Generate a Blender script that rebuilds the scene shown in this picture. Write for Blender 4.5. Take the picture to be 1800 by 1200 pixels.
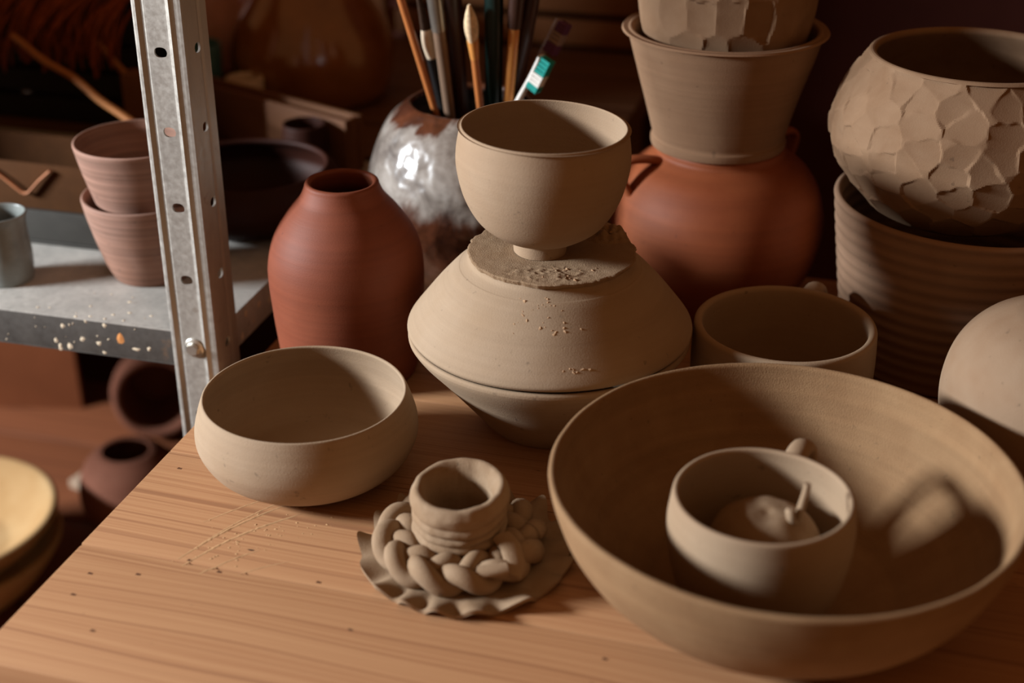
import bpy, bmesh, math, random
import numpy as np
from mathutils import Vector, Matrix, noise

for o in list(bpy.data.objects):
    bpy.data.objects.remove(o)
scene = bpy.context.scene
C = scene.collection
R = math.radians
rng = random.Random(7)

# ------------------------------------------------------------------ camera
CAM_H = 0.52
cam_d = bpy.data.cameras.new('camera')
cam = bpy.data.objects.new('camera', cam_d)
C.objects.link(cam)
cam.location = (0, 0, CAM_H)
cam.rotation_euler = (R(90 - 27), 0, 0)
cam_d.sensor_width = 36
cam_d.lens = 50
cam_d.clip_start = 0.02
cam_d.dof.use_dof = True
cam_d.dof.focus_distance = 0.965
cam_d.dof.aperture_fstop = 3.4
cam_d.dof.aperture_blades = 9
scene.camera = cam

# ------------------------------------------------------------------ world, daylight, exposure
w = bpy.data.worlds.new('world')
scene.world = w
w.use_nodes = True
bg = w.node_tree.nodes['Background']
bg.inputs[0].default_value = (1.0, 0.45, 0.17, 1)
bg.inputs[1].default_value = 0.21

KEY_TARGET = Vector((0.05, 0.85, 0.06))
def window_light(name, az, el, dist, sx, sy, watts, col):
    d = Vector((-math.cos(R(az)) * math.cos(R(el)), -math.sin(R(az)) * math.cos(R(el)), math.sin(R(el))))
    l = bpy.data.lights.new(name, 'AREA')
    l.shape = 'RECTANGLE'
    l.size = sx
    l.size_y = sy
    l.energy = watts
    l.color = col
    o = bpy.data.objects.new(name, l)
    C.objects.link(o)
    o.location = KEY_TARGET + d * dist
    o.rotation_euler = (-d).to_track_quat('-Z', 'Y').to_euler()
    return o
window_light('window_daylight', 5, 18, 2.6, 0.60, 0.28, 138, (0.95, 1.01, 1.06))

scene.view_settings.view_transform = 'Standard'
scene.view_settings.look = 'None'
scene.view_settings.exposure = 0.0
scene.view_settings.gamma = 1.0
scene.view_settings.use_curve_mapping = False

# ------------------------------------------------------------------ materials
def s2l(c):
    return tuple(((v / 255) / 12.92 if v / 255 <= 0.04045 else ((v / 255 + 0.055) / 1.055) ** 2.4) for v in c) + (1,)

def l2s(v):
    return v * 12.92 if v <= 0.0031308 else 1.055 * v ** (1 / 2.4) - 0.055

class NT:
    def __init__(self, name):
        self.m = bpy.data.materials.new(name)
        self.m.use_nodes = True
        self.t = self.m.node_tree
        self.b = self.t.nodes['Principled BSDF']
        self.tc = self.t.nodes.new('ShaderNodeTexCoord')
    def n(self, kind, **kw):
        nd = self.t.nodes.new(kind)
        for k, v in kw.items():
            setattr(nd, k, v)
        return nd
    def l(self, a, b):
        self.t.links.new(a, b)
    def mapping(self, scale, loc=(0, 0, 0), rot=(0, 0, 0), src=None):
        mp = self.n('ShaderNodeMapping')
        mp.inputs['Scale'].default_value = scale
        mp.inputs['Location'].default_value = loc
        mp.inputs['Rotation'].default_value = rot
        self.l(src or self.tc.outputs['Object'], mp.inputs['Vector'])
        return mp.outputs[0]
    def noise(self, vec, scale, detail=4, rough=0.6, dist=0.0):
        nd = self.n('ShaderNodeTexNoise')
        nd.inputs['Scale'].default_value = scale
        nd.inputs['Detail'].default_value = detail
        nd.inputs['Roughness'].default_value = rough
        nd.inputs['Distortion'].default_value = dist
        self.l(vec, nd.inputs['Vector'])
        return nd.outputs['Fac']
    def ramp(self, fac, stops):
        r = self.n('ShaderNodeValToRGB')
        e = r.color_ramp.elements
        while len(e) < len(stops):
            e.new(0.5)
        for el, (p, c) in zip(e, stops):
            el.position = p
            el.color = c if len(c) == 4 else tuple(c) + (1,)
        self.l(fac, r.inputs[0])
        return r.outputs[0]
    def mix(self, fac, a, b, mode='MIX'):
        m = self.n('ShaderNodeMix', data_type='RGBA', blend_type=mode)
        if hasattr(fac, 'is_linked') or hasattr(fac, 'links'):
            self.l(fac, m.inputs[0])
        else:
            m.inputs[0].default_value = fac
        for v, i in ((a, 6), (b, 7)):
            if hasattr(v, 'links'):
                self.l(v, m.inputs[i])
            else:
                m.inputs[i].default_value = v
        return m.outputs[2]
    def math(self, op, a, b=0.0):
        m = self.n('ShaderNodeMath', operation=op)
        for v, i in ((a, 0), (b, 1)):
            if hasattr(v, 'links'):
                self.l(v, m.inputs[i])
            else:
                m.inputs[i].default_value = v
        return m.outputs[0]
    def bump(self, h, strength, dist, prev=None):
        b = self.n('ShaderNodeBump')
        b.inputs['Strength'].default_value = strength
        b.inputs['Distance'].default_value = dist
        self.l(h, b.inputs['Height'])
        if prev is not None:
            self.l(prev, b.inputs['Normal'])
        return b.outputs[0]
    def out(self, col=None, rough=0.8, spec=0.3, nrm=None, metal=0.0, coat=0.0):
        if col is not None:
            if hasattr(col, 'links'):
                self.l(col, self.b.inputs['Base Color'])
            else:
                self.b.inputs['Base Color'].default_value = col
        if hasattr(rough, 'links'):
            self.l(rough, self.b.inputs['Roughness'])
        else:
            self.b.inputs['Roughness'].default_value = rough
        self.b.inputs['Specular IOR Level'].default_value = spec
        self.b.inputs['Metallic'].default_value = metal
        self.b.inputs['Coat Weight'].default_value = coat
        self.b.inputs['Coat Roughness'].default_value = 0.08
        if nrm is not None:
            self.l(nrm, self.b.inputs['Normal'])
        return self.m

def clay(name, c1, c2, rings=260, ring_amt=0.10, ring_bump=0.10, grain=0.30, rough=0.85, spec=0.2, mottling=18, coat=0.0):
    c1, c2 = (tuple(255 * l2s(v * k) for v, k in zip(s2l(c), (0.64, 0.615, 0.605))) for c in (c1, c2))
    t = NT(name)
    ob = t.tc.outputs['Object']
    big = t.noise(ob, mottling, 4, 0.6, 0.3)
    col = t.mix(t.ramp(big, [(0.3, (0, 0, 0)), (0.72, (1, 1, 1))]), s2l(c1), s2l(c2))
    rv = t.noise(t.mapping((3, 3, rings)), 1.0, 3, 0.55)
    rr = t.ramp(rv, [(0.3, (1 - ring_amt,) * 3), (0.7, (1, 1, 1))])
    col = t.mix(1.0, col, rr, 'MULTIPLY')
    fine = t.noise(ob, 900, 3, 0.7)
    spk = t.noise(ob, 160, 2, 0.5)
    col = t.mix(t.ramp(spk, [(0.70, (0, 0, 0)), (0.78, (0.5, 0.5, 0.5))]), col, s2l(tuple(int(v * 0.62) for v in c1)))
    n1 = t.bump(rv, ring_bump, 0.0012)
    n2 = t.bump(fine, grain, 0.0006, n1)
    return t.out(col, rough, spec, n2, 0, coat)

M = {}
M['beige'] = clay('raw_beige_clay', (200, 176, 148), (190, 163, 132))
M['beige_smooth'] = clay('smooth_beige_clay', (198, 172, 143), (188, 158, 127), ring_amt=0.07, ring_bump=0.08)
M['bowl'] = clay('brushed_bowl_clay', (184, 148, 108), (168, 130, 92), rings=120, ring_amt=0.18, ring_bump=0.5, grain=0.6, mottling=28)
M['mug'] = clay('mug_clay', (194, 168, 138), (184, 155, 124), ring_amt=0.06, ring_bump=0.08)
M['coil'] = clay('coil_clay', (188, 162, 132), (170, 140, 108), rings=90, ring_amt=0.12, ring_bump=0.3, grain=0.5, mottling=60)
M['crumb'] = clay('crumb_clay', (190, 162, 130), (176, 145, 112), rings=60, ring_amt=0.05, ring_bump=0.1, grain=0.9, mottling=120)
M['facet'] = clay('faceted_clay', (168, 136, 106), (154, 120, 90), rings=60, ring_amt=0.08, ring_bump=0.06, grain=0.22, mottling=40)
M['ribbed'] = clay('ribbed_clay', (188, 154, 126), (174, 138, 110), rings=200, ring_amt=0.12, ring_bump=0.2)
M['planter'] = clay('planter_clay', (182, 146, 114), (170, 132, 101), ring_amt=0.12, ring_bump=0.2)
M['dome'] = clay('dome_clay', (184, 158, 130), (158, 120, 88), rings=40, ring_amt=0.08, ring_bump=0.1, mottling=10)
M['terra'] = clay('terracotta', (158, 86, 58), (146, 75, 48), rings=220, ring_amt=0.15, ring_bump=0.12, grain=0.15, rough=0.62, spec=0.28)
M['terra_jar'] = clay('terracotta_jar', (192, 108, 64), (174, 90, 50), rings=180, ring_amt=0.15, ring_bump=0.12, grain=0.2, rough=0.6, spec=0.35)
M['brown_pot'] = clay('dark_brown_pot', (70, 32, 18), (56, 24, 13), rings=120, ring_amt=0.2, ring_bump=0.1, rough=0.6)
M['pinkcup'] = clay('pink_brown_cup', (214, 174, 156), (176, 122, 94), rings=200, ring_amt=0.5, ring_bump=0.2, grain=0.2, rough=0.7, mottling=8)
M['turned'] = clay('ochre_bowl', (222, 186, 134), (200, 158, 104), rings=50, ring_amt=0.1, ring_bump=0.2, mottling=14)
M['rose'] = clay('rose_clay', (158, 104, 82), (140, 88, 68), ring_amt=0.12)

def wood(name, light, mid, dark, ringscale=16, wob=0.05, bump=0.15, rough=0.62, spec=0.3, specks=True):
    # grain runs along local x
    t = NT(name)
    oi = t.n('ShaderNodeObjectInfo')
    comb = t.n('ShaderNodeCombineXYZ')
    t.l(t.math('MULTIPLY', oi.outputs['Random'], 3.7), comb.inputs[0])
    t.l(t.math('MULTIPLY', oi.outputs['Random'], 1.9), comb.inputs[1])
    add = t.n('ShaderNodeVectorMath', operation='ADD')
    t.l(t.tc.outputs['Object'], add.inputs[0])
    t.l(comb.outputs[0], add.inputs[1])
    src = add.outputs[0]
    warp = t.noise(t.mapping((1.6, 9, 4), src=src), 1.0, 2, 0.5)
    sep = t.n('ShaderNodeSeparateXYZ')
    t.l(src, sep.inputs[0])
    y = t.math('ADD', sep.outputs[1], t.math('MULTIPLY', warp, wob))
    cv = t.n('ShaderNodeCombineXYZ')
    t.l(t.math('MULTIPLY', sep.outputs[0], 0.55), cv.inputs[0])
    t.l(t.math('MULTIPLY', y, ringscale * 8), cv.inputs[1])
    rings = t.noise(cv.outputs[0], 1.0, 2, 0.55)
    fib = t.noise(t.mapping((7, 420, 200), src=src), 1.0, 3, 0.65)
    col = t.ramp(rings, [(0.30, s2l(dark)), (0.40, s2l(mid)), (0.47, s2l(light)), (0.58, s2l(mid)), (0.66, s2l(light)), (0.74, s2l(dark))])
    col = t.mix(0.35, col, t.ramp(fib, [(0.3, s2l(mid)), (0.7, s2l(light))]))
    if specks:
        sp = t.noise(t.mapping((40, 90, 60), src=src), 1.0, 2, 0.5)
        col = t.mix(t.ramp(sp, [(0.735, (0, 0, 0)), (0.76, (0.9, 0.9, 0.9))]), col, s2l(tuple(int(v * 0.45) for v in dark)))
    h = t.math('ADD', t.math('MULTIPLY', rings, 0.6), fib)
    n1 = t.bump(h, bump, 0.0009)
    return t.out(col, rough, spec, n1)

M['pine'] = wood('pine_tabletop', (176, 131, 92), (160, 113, 77), (128, 84, 56), bump=0.2, ringscale=22)
M['oldwood'] = wood('old_brown_wood', (120, 78, 46), (98, 60, 34), (64, 38, 20), ringscale=10)
M['crate'] = wood('crate_wood', (124, 80, 44), (100, 62, 34), (66, 38, 20), ringscale=9)
M['stick'] = wood('stick_wood', (176, 116, 62), (150, 92, 48), (110, 64, 30), ringscale=30, specks=False)
M['redbench'] = wood('red_brown_bench', (122, 70, 42), (106, 60, 36), (78, 42, 24), ringscale=9)
M['bench'] = wood('bench_wood', (104, 70, 44), (86, 56, 34), (56, 34, 20), ringscale=9)

def plain(name, col, rough=0.6, spec=0.4, metal=0.0, var=0.12, scale=60, bump=0.1, coat=0.0):
    t = NT(name)
    nz = t.noise(t.tc.outputs['Object'], scale, 4, 0.6)
    c = s2l(col)
    lo = tuple(v * (1 - var) for v in c[:3]) + (1,)
    hi = tuple(min(1, v * (1 + var)) for v in c[:3]) + (1,)
    cc = t.ramp(nz, [(0.3, lo), (0.7, hi)])
    return t.out(cc, rough, spec, t.bump(nz, bump, 0.0006), metal, coat)

def galvanized(name, c1, c2, rough=0.42, metal=0.75):
    t = NT(name)
    ob = t.tc.outputs['Object']
    a = t.noise(t.mapping((30, 30, 8)), 1.0, 5, 0.7)
    b = t.noise(ob, 220, 3, 0.6)
    col = t.ramp(t.math('ADD', t.math('MULTIPLY', a, 0.7), t.math('MULTIPLY', b, 0.3)), [(0.35, s2l(c1)), (0.65, s2l(c2))])
    st = t.noise(ob, 42, 3, 0.6)
    col = t.mix(t.ramp(st, [(0.66, (0, 0, 0)), (0.74, (0.55, 0.55, 0.55))]), col, s2l((122, 96, 74)))
    r = t.ramp(b, [(0.3, (rough - 0.08,) * 3), (0.7, (rough + 0.14,) * 3)])
    return t.out(col, r, 0.5, t.bump(b, 0.06, 0.0005), metal)

M['post'] = galvanized('galvanized_post', (160, 154, 146), (182, 176, 167), 0.46, 0.5)
M['shelf'] = galvanized('galvanized_shelf', (168, 166, 160), (200, 196, 188), 0.5, 0.2)
M['lip'] = galvanized('dull_grey_lip', (70, 66, 62), (88, 83, 78), 0.6, 0.1)
M['bolt'] = plain('zinc_bolt', (214, 210, 200), 0.3, 0.5, 0.85)
M['smear'] = plain('dry_slip_smear', (186, 146, 106), 0.95, 0.1, bump=0.0)
M['flake'] = plain('torn_clay', (166, 134, 104), 0.95, 0.1, bump=0.0)
M['splat'] = plain('dried_slip', (214, 196, 170), 0.9, 0.1)
M['splat_o'] = plain('dried_terracotta_slip', (206, 140, 84), 0.9, 0.1)
M['greyglaze'] = plain('grey_glaze', (116, 120, 116), 0.35, 0.5, var=0.3, scale=40)
M['greytray'] = plain('grey_tray_glaze', (58, 56, 52), 0.5, 0.4)
M['card'] = plain('brown_card', (76, 46, 22), 0.85, 0.15)
M['copper'] = plain('copper_strap', (176, 112, 72), 0.6, 0.4)
M['raffia'] = plain('rust_raffia', (130, 62, 28), 0.7, 0.2, var=0.35, scale=90)
M['black'] = plain('black_plastic', (20, 18, 18), 0.45, 0.4)
M['darkbox'] = plain('dark_box', (38, 34, 32), 0.8, 0.2)
M['green'] = plain('dark_green_lacquer', (14, 34, 30), 0.35, 0.5)
M['brownlac'] = plain('brown_lacquer', (52, 28, 18), 0.4, 0.5)
M['greyhandle'] = plain('grey_brown_handle', (112, 88, 70), 0.5, 0.4)
M['bamboo'] = plain('bamboo', (202, 134, 66), 0.5, 0.4)
M['orangewood'] = plain('orange_lacquered_wood', (176, 106, 56), 0.4, 0.5)
M['redpaint'] = plain('red_paint', (120, 30, 20), 0.5, 0.4)
M['bristle'] = plain('cream_bristle', (214, 186, 150), 0.9, 0.1, var=0.3, scale=300)
M['bristle_dk'] = plain('dark_bristle', (60, 44, 34), 0.9, 0.1, var=0.3, scale=300)
M['ferrule'] = plain('tin_ferrule', (150, 142, 132), 0.35, 0.5, 0.8)
M['white'] = plain('white_plastic', (226, 220, 212), 0.4, 0.5)
M['teal'] = plain('teal_bristle', (30, 140, 130), 0.7, 0.3)
M['purple'] = plain('purple_bristle', (92, 52, 84), 0.7, 0.3)
M['dullwhite'] = plain('dull_white_bristle', (140, 120, 112), 0.7, 0.3)
M['wall'] = plain('dark_plaster', (56, 26, 20), 0.95, 0.1, scale=12)
M['floor'] = plain('dark_floor', (70, 46, 32), 0.8, 0.2, scale=8)
M['panel'] = plain('brown_fibreboard', (116, 66, 40), 0.9, 0.1, scale=5, var=0.2)
M['paleboard'] = plain('pale_plaster_board', (150, 128, 108), 0.9, 0.1)
M['pink'] = plain('pale_pink_glaze', (214, 160, 140), 0.6, 0.3)
M['tealpot'] = plain('teal_white_glaze', (70, 110, 112), 0.3, 0.5, var=0.4)
M['cream'] = plain('cream_glaze', (206, 186, 160), 0.5, 0.4)

def amber():
    t = NT('amber_glaze')
    nz = t.noise(t.tc.outputs['Object'], 14, 4, 0.6)
    col = t.ramp(nz, [(0.35, s2l((112, 66, 28))), (0.7, s2l((146, 92, 44)))])
    return t.out(col, 0.2, 0.6, t.bump(t.noise(t.tc.outputs['Object'], 9, 2), 0.05, 0.006), 0, 0.8)
M['amber'] = amber()

def glaze():
    t = NT('white_over_brown_glaze')
    ob = t.tc.outputs['Object']
    sep = t.n('ShaderNodeSeparateXYZ')
    t.l(ob, sep.inputs[0])
    n1 = t.noise(t.mapping((38, 38, 16)), 1.0, 4, 0.6, 0.4)
    z = t.math('ADD', sep.outputs[2], t.math('MULTIPLY', n1, 0.055))
    mott = t.noise(ob, 34, 4, 0.65, 0.8)
    white = t.ramp(mott, [(0.30, s2l((92, 82, 76))), (0.5, s2l((134, 124, 115))), (0.72, s2l((164, 155, 146)))])
    brown = t.ramp(mott, [(0.3, s2l((44, 22, 14))), (0.7, s2l((92, 50, 30)))])
    lo = t.ramp(z, [(0.112, (0, 0, 0)), (0.126, (1, 1, 1))])
    hi = t.ramp(z, [(0.180, (1, 1, 1)), (0.187, (0, 0, 0))])
    fac = t.math('MULTIPLY', lo, hi)
    col = t.mix(fac, brown, white)
    n = t.bump(t.noise(ob, 34, 2, 0.5), 0.8, 0.007)
    return t.out(col, 0.26, 0.6, n, 0, 0.5)
M['glaze'] = glaze()

# ------------------------------------------------------------------ mesh helpers
def link(name, me, mat=None, parent=None, loc=None, rot=None):
    o = bpy.data.objects.new(name, me)
    C.objects.link(o)
    if mat is not None:
        me.materials.clear()
        me.materials.append(M[mat] if isinstance(mat, str) else mat)
    if loc is not None:
        o.location = loc
    if rot is not None:
        o.rotation_euler = rot
    if parent is not None:
        o.parent = parent
    return o

def tag(o, label, cat, group=None, kind=None):
    o['label'] = label
    o['category'] = cat
    if group:
        o['group'] = group
    if kind:
        o['kind'] = kind
    return o

def empty(name, loc=(0, 0, 0), rotz=0.0, rot=None):
    o = bpy.data.objects.new(name, None)
    o.empty_display_size = 0.02
    C.objects.link(o)
    o.location = loc
    o.rotation_euler = rot if rot else (0, 0, rotz)
    return o

def mesh(name, vs, fs, smooth=True, angle=None):
    me = bpy.data.meshes.new(name)
    me.from_pydata([tuple(v) for v in vs], [], fs)
    if smooth:
        me.polygons.foreach_set('use_smooth', [True] * len(me.polygons))
        if angle:
            me.set_sharp_from_angle(angle=R(angle))
    me.update()
    return me

def spline(pts, n=7):
    """Catmull-Rom through pts; a doubled point keeps a corner."""
    runs, cur = [], [pts[0]]
    for p in pts[1:]:
        if p == cur[-1]:
            runs.append(cur)
            cur = [p]
        else:
            cur.append(p)
    runs.append(cur)
    out = []
    for run in runs:
        if len(run) < 2:
            continue
        P = [np.array(p, float) for p in run]
        P = [2 * P[0] - P[1]] + P + [2 * P[-1] - P[-2]]
        for i in range(1, len(P) - 2):
            for k in range(n):
                u = k / n
                out.append(0.5 * ((2 * P[i]) + (-P[i-1] + P[i+1]) * u + (2*P[i-1] - 5*P[i] + 4*P[i+1] - P[i+2]) * u*u + (-P[i-1] + 3*P[i] - 3*P[i+1] + P[i+2]) * u**3))
        out.append(P[-2])
    res = [out[0]]
    for p in out[1:]:
        if np.linalg.norm(p - res[-1]) > 1e-6:
            res.append(p)
    return [(max(0.0, float(p[0])), float(p[1])) for p in res]

def shell(outer, th, floor, n=7, th_rim=None):
    """closed pot section: outer line (base to rim), rounded rim, inner line down to the floor."""
    o = spline(outer, n)
    N = len(o)
    tr = th_rim or th
    inn = []
    for i, (r, z) in enumerate(o):
        a = o[max(0, i - 1)]
        b = o[min(N - 1, i + 1)]
        dr, dz = b[0] - a[0], b[1] - a[1]
        L = math.hypot(dr, dz) or 1
        t = th + (tr - th) * (i / (N - 1))
        inn.append((r - dz / L * t, z + dr / L * t))
    a, b = np.array(o[-1]), np.array(inn[-1])
    mid = (a + b) / 2
    d = a - mid
    up = np.array((-d[1], d[0]))
    if up @ (np.array(o[-1]) - np.array(o[-3])) < 0:
        up = -up
    rim = [tuple(mid + d * math.cos(t) + up * math.sin(t)) for t in np.linspace(0, math.pi, 8)[1:-1]]
    down = [p for p in reversed(inn) if p[1] >= floor and p[0] > 0.004]
    last = down[-1]
    path = list(o) + rim + down + [(last[0] * 0.93, floor), (last[0] * 0.5, floor), (0.0, floor)]
    if path[0][0] > 1e-6:
        path = [(0.0, path[0][1])] + path
    return path

def lathe_mesh(name, path, seg=112, fn=None, angle=50):
    vs, fs = [], []
    rows = []
    for k, (r, z) in enumerate(path):
        if r < 1e-6:
            rows.append([len(vs)])
            vs.append((0, 0, z))
        else:
            row = []
            for j in range(seg):
                th = 2 * math.pi * j / seg
                rr, zz = (r, z) if fn is None else fn(th, k, r, z)
                row.append(len(vs))
                vs.append((rr * math.cos(th), rr * math.sin(th), zz))
            rows.append(row)
    for a, b in zip(rows[:-1], rows[1:]):
        if len(a) == 1 and len(b) == 1:
            continue
        for j in range(seg):
            j2 = (j + 1) % seg
            if len(a) == 1:
                fs.append((a[0], b[j2], b[j]))
            elif len(b) == 1:
                fs.append((a[j], a[j2], b[0]))
            else:
                fs.append((a[j], a[j2], b[j2], b[j]))
    return mesh(name, vs, fs, True, angle)

def wobble(amp, seed, sz=1.0):
    def fn(th, k, r, z):
        n = noise.noise(Vector((math.cos(th) * 1.1 + seed, math.sin(th) * 1.1, z * 22 * sz)))
        n2 = noise.noise(Vector((math.cos(th) * 3 + seed, math.sin(th) * 3 + 5, z * 60)))
        return r * 1.0 + amp * (n + 0.3 * n2), z + 0.4 * amp * noise.noise(Vector((math.cos(th) * 1.3, math.sin(th) * 1.3, seed + 3)))
    return fn

def pot(name, outer, th, floor, mat, loc, fn=None, seg=112, rot=None, parent=None, th_rim=None, n=7):
    return link(name, lathe_mesh(name, shell(outer, th, floor, n, th_rim), seg, fn), mat, parent, loc, rot)

def tube_mesh(name, pts, rad, seg=14, closed=False, flat=None, up=(0, 0, 1), caps=True):
    """sweep an ellipse along pts; rad is a number or f(u) -> (a, b)."""
    P = [Vector(p) for p in pts]
    n = len(P)
    vs, fs = [], []
    prev = None
    for i in range(n):
        if closed:
            t = P[(i + 1) % n] - P[(i - 1) % n]
        else:
            t = P[min(n - 1, i + 1)] - P[max(0, i - 1)]
        t.normalize()
        if prev is None:
            a = Vector(up).cross(t)
            if a.length < 1e-4:
                a = Vector((1, 0, 0)).cross(t)
        else:
            a = prev - t * prev.dot(t)
        a.normalize()
        prev = a
        b = t.cross(a)
        u = i / (n - 1) if n > 1 else 0
        rr = rad(u) if callable(rad) else rad
        ra, rb = rr if isinstance(rr, tuple) else (rr, rr)
        for j in range(seg):
            q = 2 * math.pi * j / seg
            vs.append(P[i] + a * (ra * math.cos(q)) + b * (rb * math.sin(q)))
    m = n if closed else n - 1
    for i in range(m):
        for j in range(seg):
            i2, j2 = (i + 1) % n, (j + 1) % seg
            fs.append((i * seg + j, i * seg + j2, i2 * seg + j2, i2 * seg + j))
    if not closed and caps:
        fs.append(tuple(reversed(range(seg))))
        fs.append(tuple(range((n - 1) * seg, n * seg)))
    return mesh(name, vs, fs, True, 60)

def box_mesh(name, x0, x1, y0, y1, z0, z1, bev=0.0, seg=2):
    bm = bmesh.new()
    bmesh.ops.create_cube(bm, size=1)
    for v in bm.verts:
        v.co = Vector(((x0 + x1) / 2 + v.co.x * (x1 - x0), (y0 + y1) / 2 + v.co.y * (y1 - y0), (z0 + z1) / 2 + v.co.z * (z1 - z0)))
    if bev:
        bmesh.ops.bevel(bm, geom=bm.edges[:], offset=bev, segments=seg, affect='EDGES', profile=0.6)
    me = bpy.data.meshes.new(name)
    bm.to_mesh(me)
    bm.free()
    me.polygons.foreach_set('use_smooth', [True] * len(me.polygons))
    me.set_sharp_from_angle(angle=R(40))
    return me

def joined(name, meshes):
    """several meshes into one mesh datablock"""
    vs, fs = [], []
    for me in meshes:
        o = len(vs)
        vs += [v.co.copy() for v in me.vertices]
        fs += [tuple(i + o for i in p.vertices) for p in me.polygons]
        bpy.data.meshes.remove(me)
    return mesh(name, vs, fs, True, 45)

def kind(o, k='structure'):
    o['kind'] = k
    return o

# ------------------------------------------------------------------ the setting
AZ = R(-16.0)
E1 = Vector((math.cos(AZ), math.sin(AZ), 0))
E2 = Vector((-math.sin(AZ), math.cos(AZ), 0))
TAB = Vector((-0.3035, 0.6290, 0))          # near left corner of the table top
FLOOR_Z = -0.74

fl = link('floor', box_mesh('floor', -1.42, 2.2, -1.2, 1.30, -0.03, 0), 'floor', None, TAB + Vector((0, 0, FLOOR_Z)), (0, 0, AZ))
kind(fl)
wl = link('wall_back', box_mesh('wall_back', -1.30, 2.2, 1.235, 1.30, 0, 2.4), 'wall', None, TAB + Vector((0, 0, FLOOR_Z)), (0, 0, AZ))
kind(wl)

# wall on the left with the window opening the daylight comes through
WX, W0, W1, WZ0, WZ1 = -1.30, -0.95, 0.95, 0.45, 1.95      # along the wall and above the floor
wparts = [box_mesh('w', WX - 0.12, WX, W1, 1.30, 0, 2.4), box_mesh('w', WX - 0.12, WX, -1.2, W0, 0, 2.4),
          box_mesh('w', WX - 0.12, WX, W0, W1, 0, WZ0), box_mesh('w', WX - 0.12, WX, W0, W1, WZ1, 2.4)]
wleft = link('wall_left', joined('wall_left', wparts), 'wall', None, TAB + Vector((0, 0, FLOOR_Z)), (0, 0, AZ))
kind(wleft)

# ------------------------------------------------------------------ work table of glued pine planks
table = empty('work_table', TAB + Vector((0, 0, FLOOR_Z)), AZ)
tag(table, 'pine work table with a plank top, under the unfired bowls', 'table')
PW, PL, TH = 0.1160, 1.25, 0.034
plank_me = []
for v in range(3):
    plank_me.append(box_mesh('plank', 0, PL, 0.0002, (PW if v < 2 else 0.072) - 0.0002, -TH, 0, 0.0009 if v else 0.0022, 2))
for i in range(6):
    pl = link('plank', plank_me[2 if i == 5 else 0 if i == 0 else 1], 'pine', table, (0, i * PW, -FLOOR_Z))
for lx, ly in ((0.06, 0.06), (1.14, 0.06), (0.06, 0.59), (1.14, 0.59)):
    link('leg', box_mesh('leg', -0.03, 0.03, -0.03, 0.03, 0, -FLOOR_Z - TH - 0.0005, 0.003), 'pine', table, (lx, ly, 0))
for ly in (0.05, 0.60):
    link('apron', box_mesh('apron', 0.09, 1.11, -0.01, 0.01, -0.08, 0, 0.002), 'pine', table, (0, ly, -FLOOR_Z - TH - 0.0005))

def table_local(x, y):
    d = Vector((x, y, 0)) - TAB
    return d.dot(E1), d.dot(E2)

# dried clay smears and crumbs stuck to the boards
def smear():
    vs, fs = [], []
    r = random.Random(3)
    def streak(p0, p1, bend, wd, ht, n=46):
        p0, p1 = Vector(p0), Vector(p1)
        d = (p1 - p0)
        side = Vector((-d.y, d.x)).normalized()
        base = len(vs)
        for i in range(n + 1):
            u = i / n
            c = p0 + d * u + side * (bend * math.sin(u * math.pi))
            q = noise.noise(Vector((c.x * 400, c.y * 400, 1.3)))
            wv = wd * (0.35 + 0.65 * math.sin(math.pi * min(1, u * 1.05)) ** 0.5) * (1 + 0.5 * q)
            h = max(0.00005, 0.4 * ht * (0.55 + 0.9 * q) * math.sin(math.pi * min(0.97, max(0.03, u))))
            a, b = c - side * wv, c + side * wv
            vs.extend([(a.x, a.y, 0.00002), (c.x, c.y, 0.00005 + h), (b.x, b.y, 0.00002)])
        for i in range(n):
            k = base + 3 * i
            fs.append((k, k + 3, k + 4, k + 1))
            fs.append((k + 1, k + 4, k + 5, k + 2))
    for (x0, y0, x1, y1, b, wd, ht) in [
        (-0.207, 0.7235, -0.146, 0.7860, 0.004, 0.0010, 0.0009),
        (-0.203, 0.7165, -0.137, 0.7735, 0.005, 0.0011, 0.0009),
        (-0.196, 0.7400, -0.150, 0.7900, 0.002, 0.0007, 0.0005),
        (-0.183, 0.7150, -0.158, 0.7330, 0.001, 0.0007, 0.0005),
        (-0.166, 0.7080, -0.138, 0.7210, 0.001, 0.0006, 0.0004),
        (-0.191, 0.7080, -0.178, 0.7170, 0.001, 0.0007, 0.0005),
        (-0.199, 0.7640, -0.160, 0.7930, 0.001, 0.0006, 0.0004)]:
        streak((x0, y0), (x1, y1), b, wd, ht)
    for k in range(70):
        u, v = r.random(), r.gauss(0, 1)
        x = -0.205 + 0.085 * u + 0.012 * v
        y = 0.715 + 0.062 * u + r.gauss(0, 0.014)
        s = r.uniform(0.0003, 0.0011)
        b = len(vs)
        for q in range(5):
            a = q * 1.2566 + r.random()
            vs.append((x + s * 1.3 * math.cos(a), y + s * math.sin(a), 0.00002))
        vs.append((x, y, s * 0.35))
        for q in range(5):
            fs.append((b + q, b + (q + 1) % 5, b + 5))
    me = mesh('clay_residue', vs, fs, False)
    me.transform(Matrix.Translation(Vector((0, 0, 0))))
    return me
res = link('clay_residue', smear(), 'smear')
res.parent = table
res.matrix_parent_inverse = (Matrix.Translation(TAB + Vector((0, 0, FLOOR_Z))) @ Matrix.Rotation(AZ, 4, 'Z')).inverted()
kind(res, 'stuff')
res['label'] = 'dried clay smears and crumbs stuck to the boards'

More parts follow.
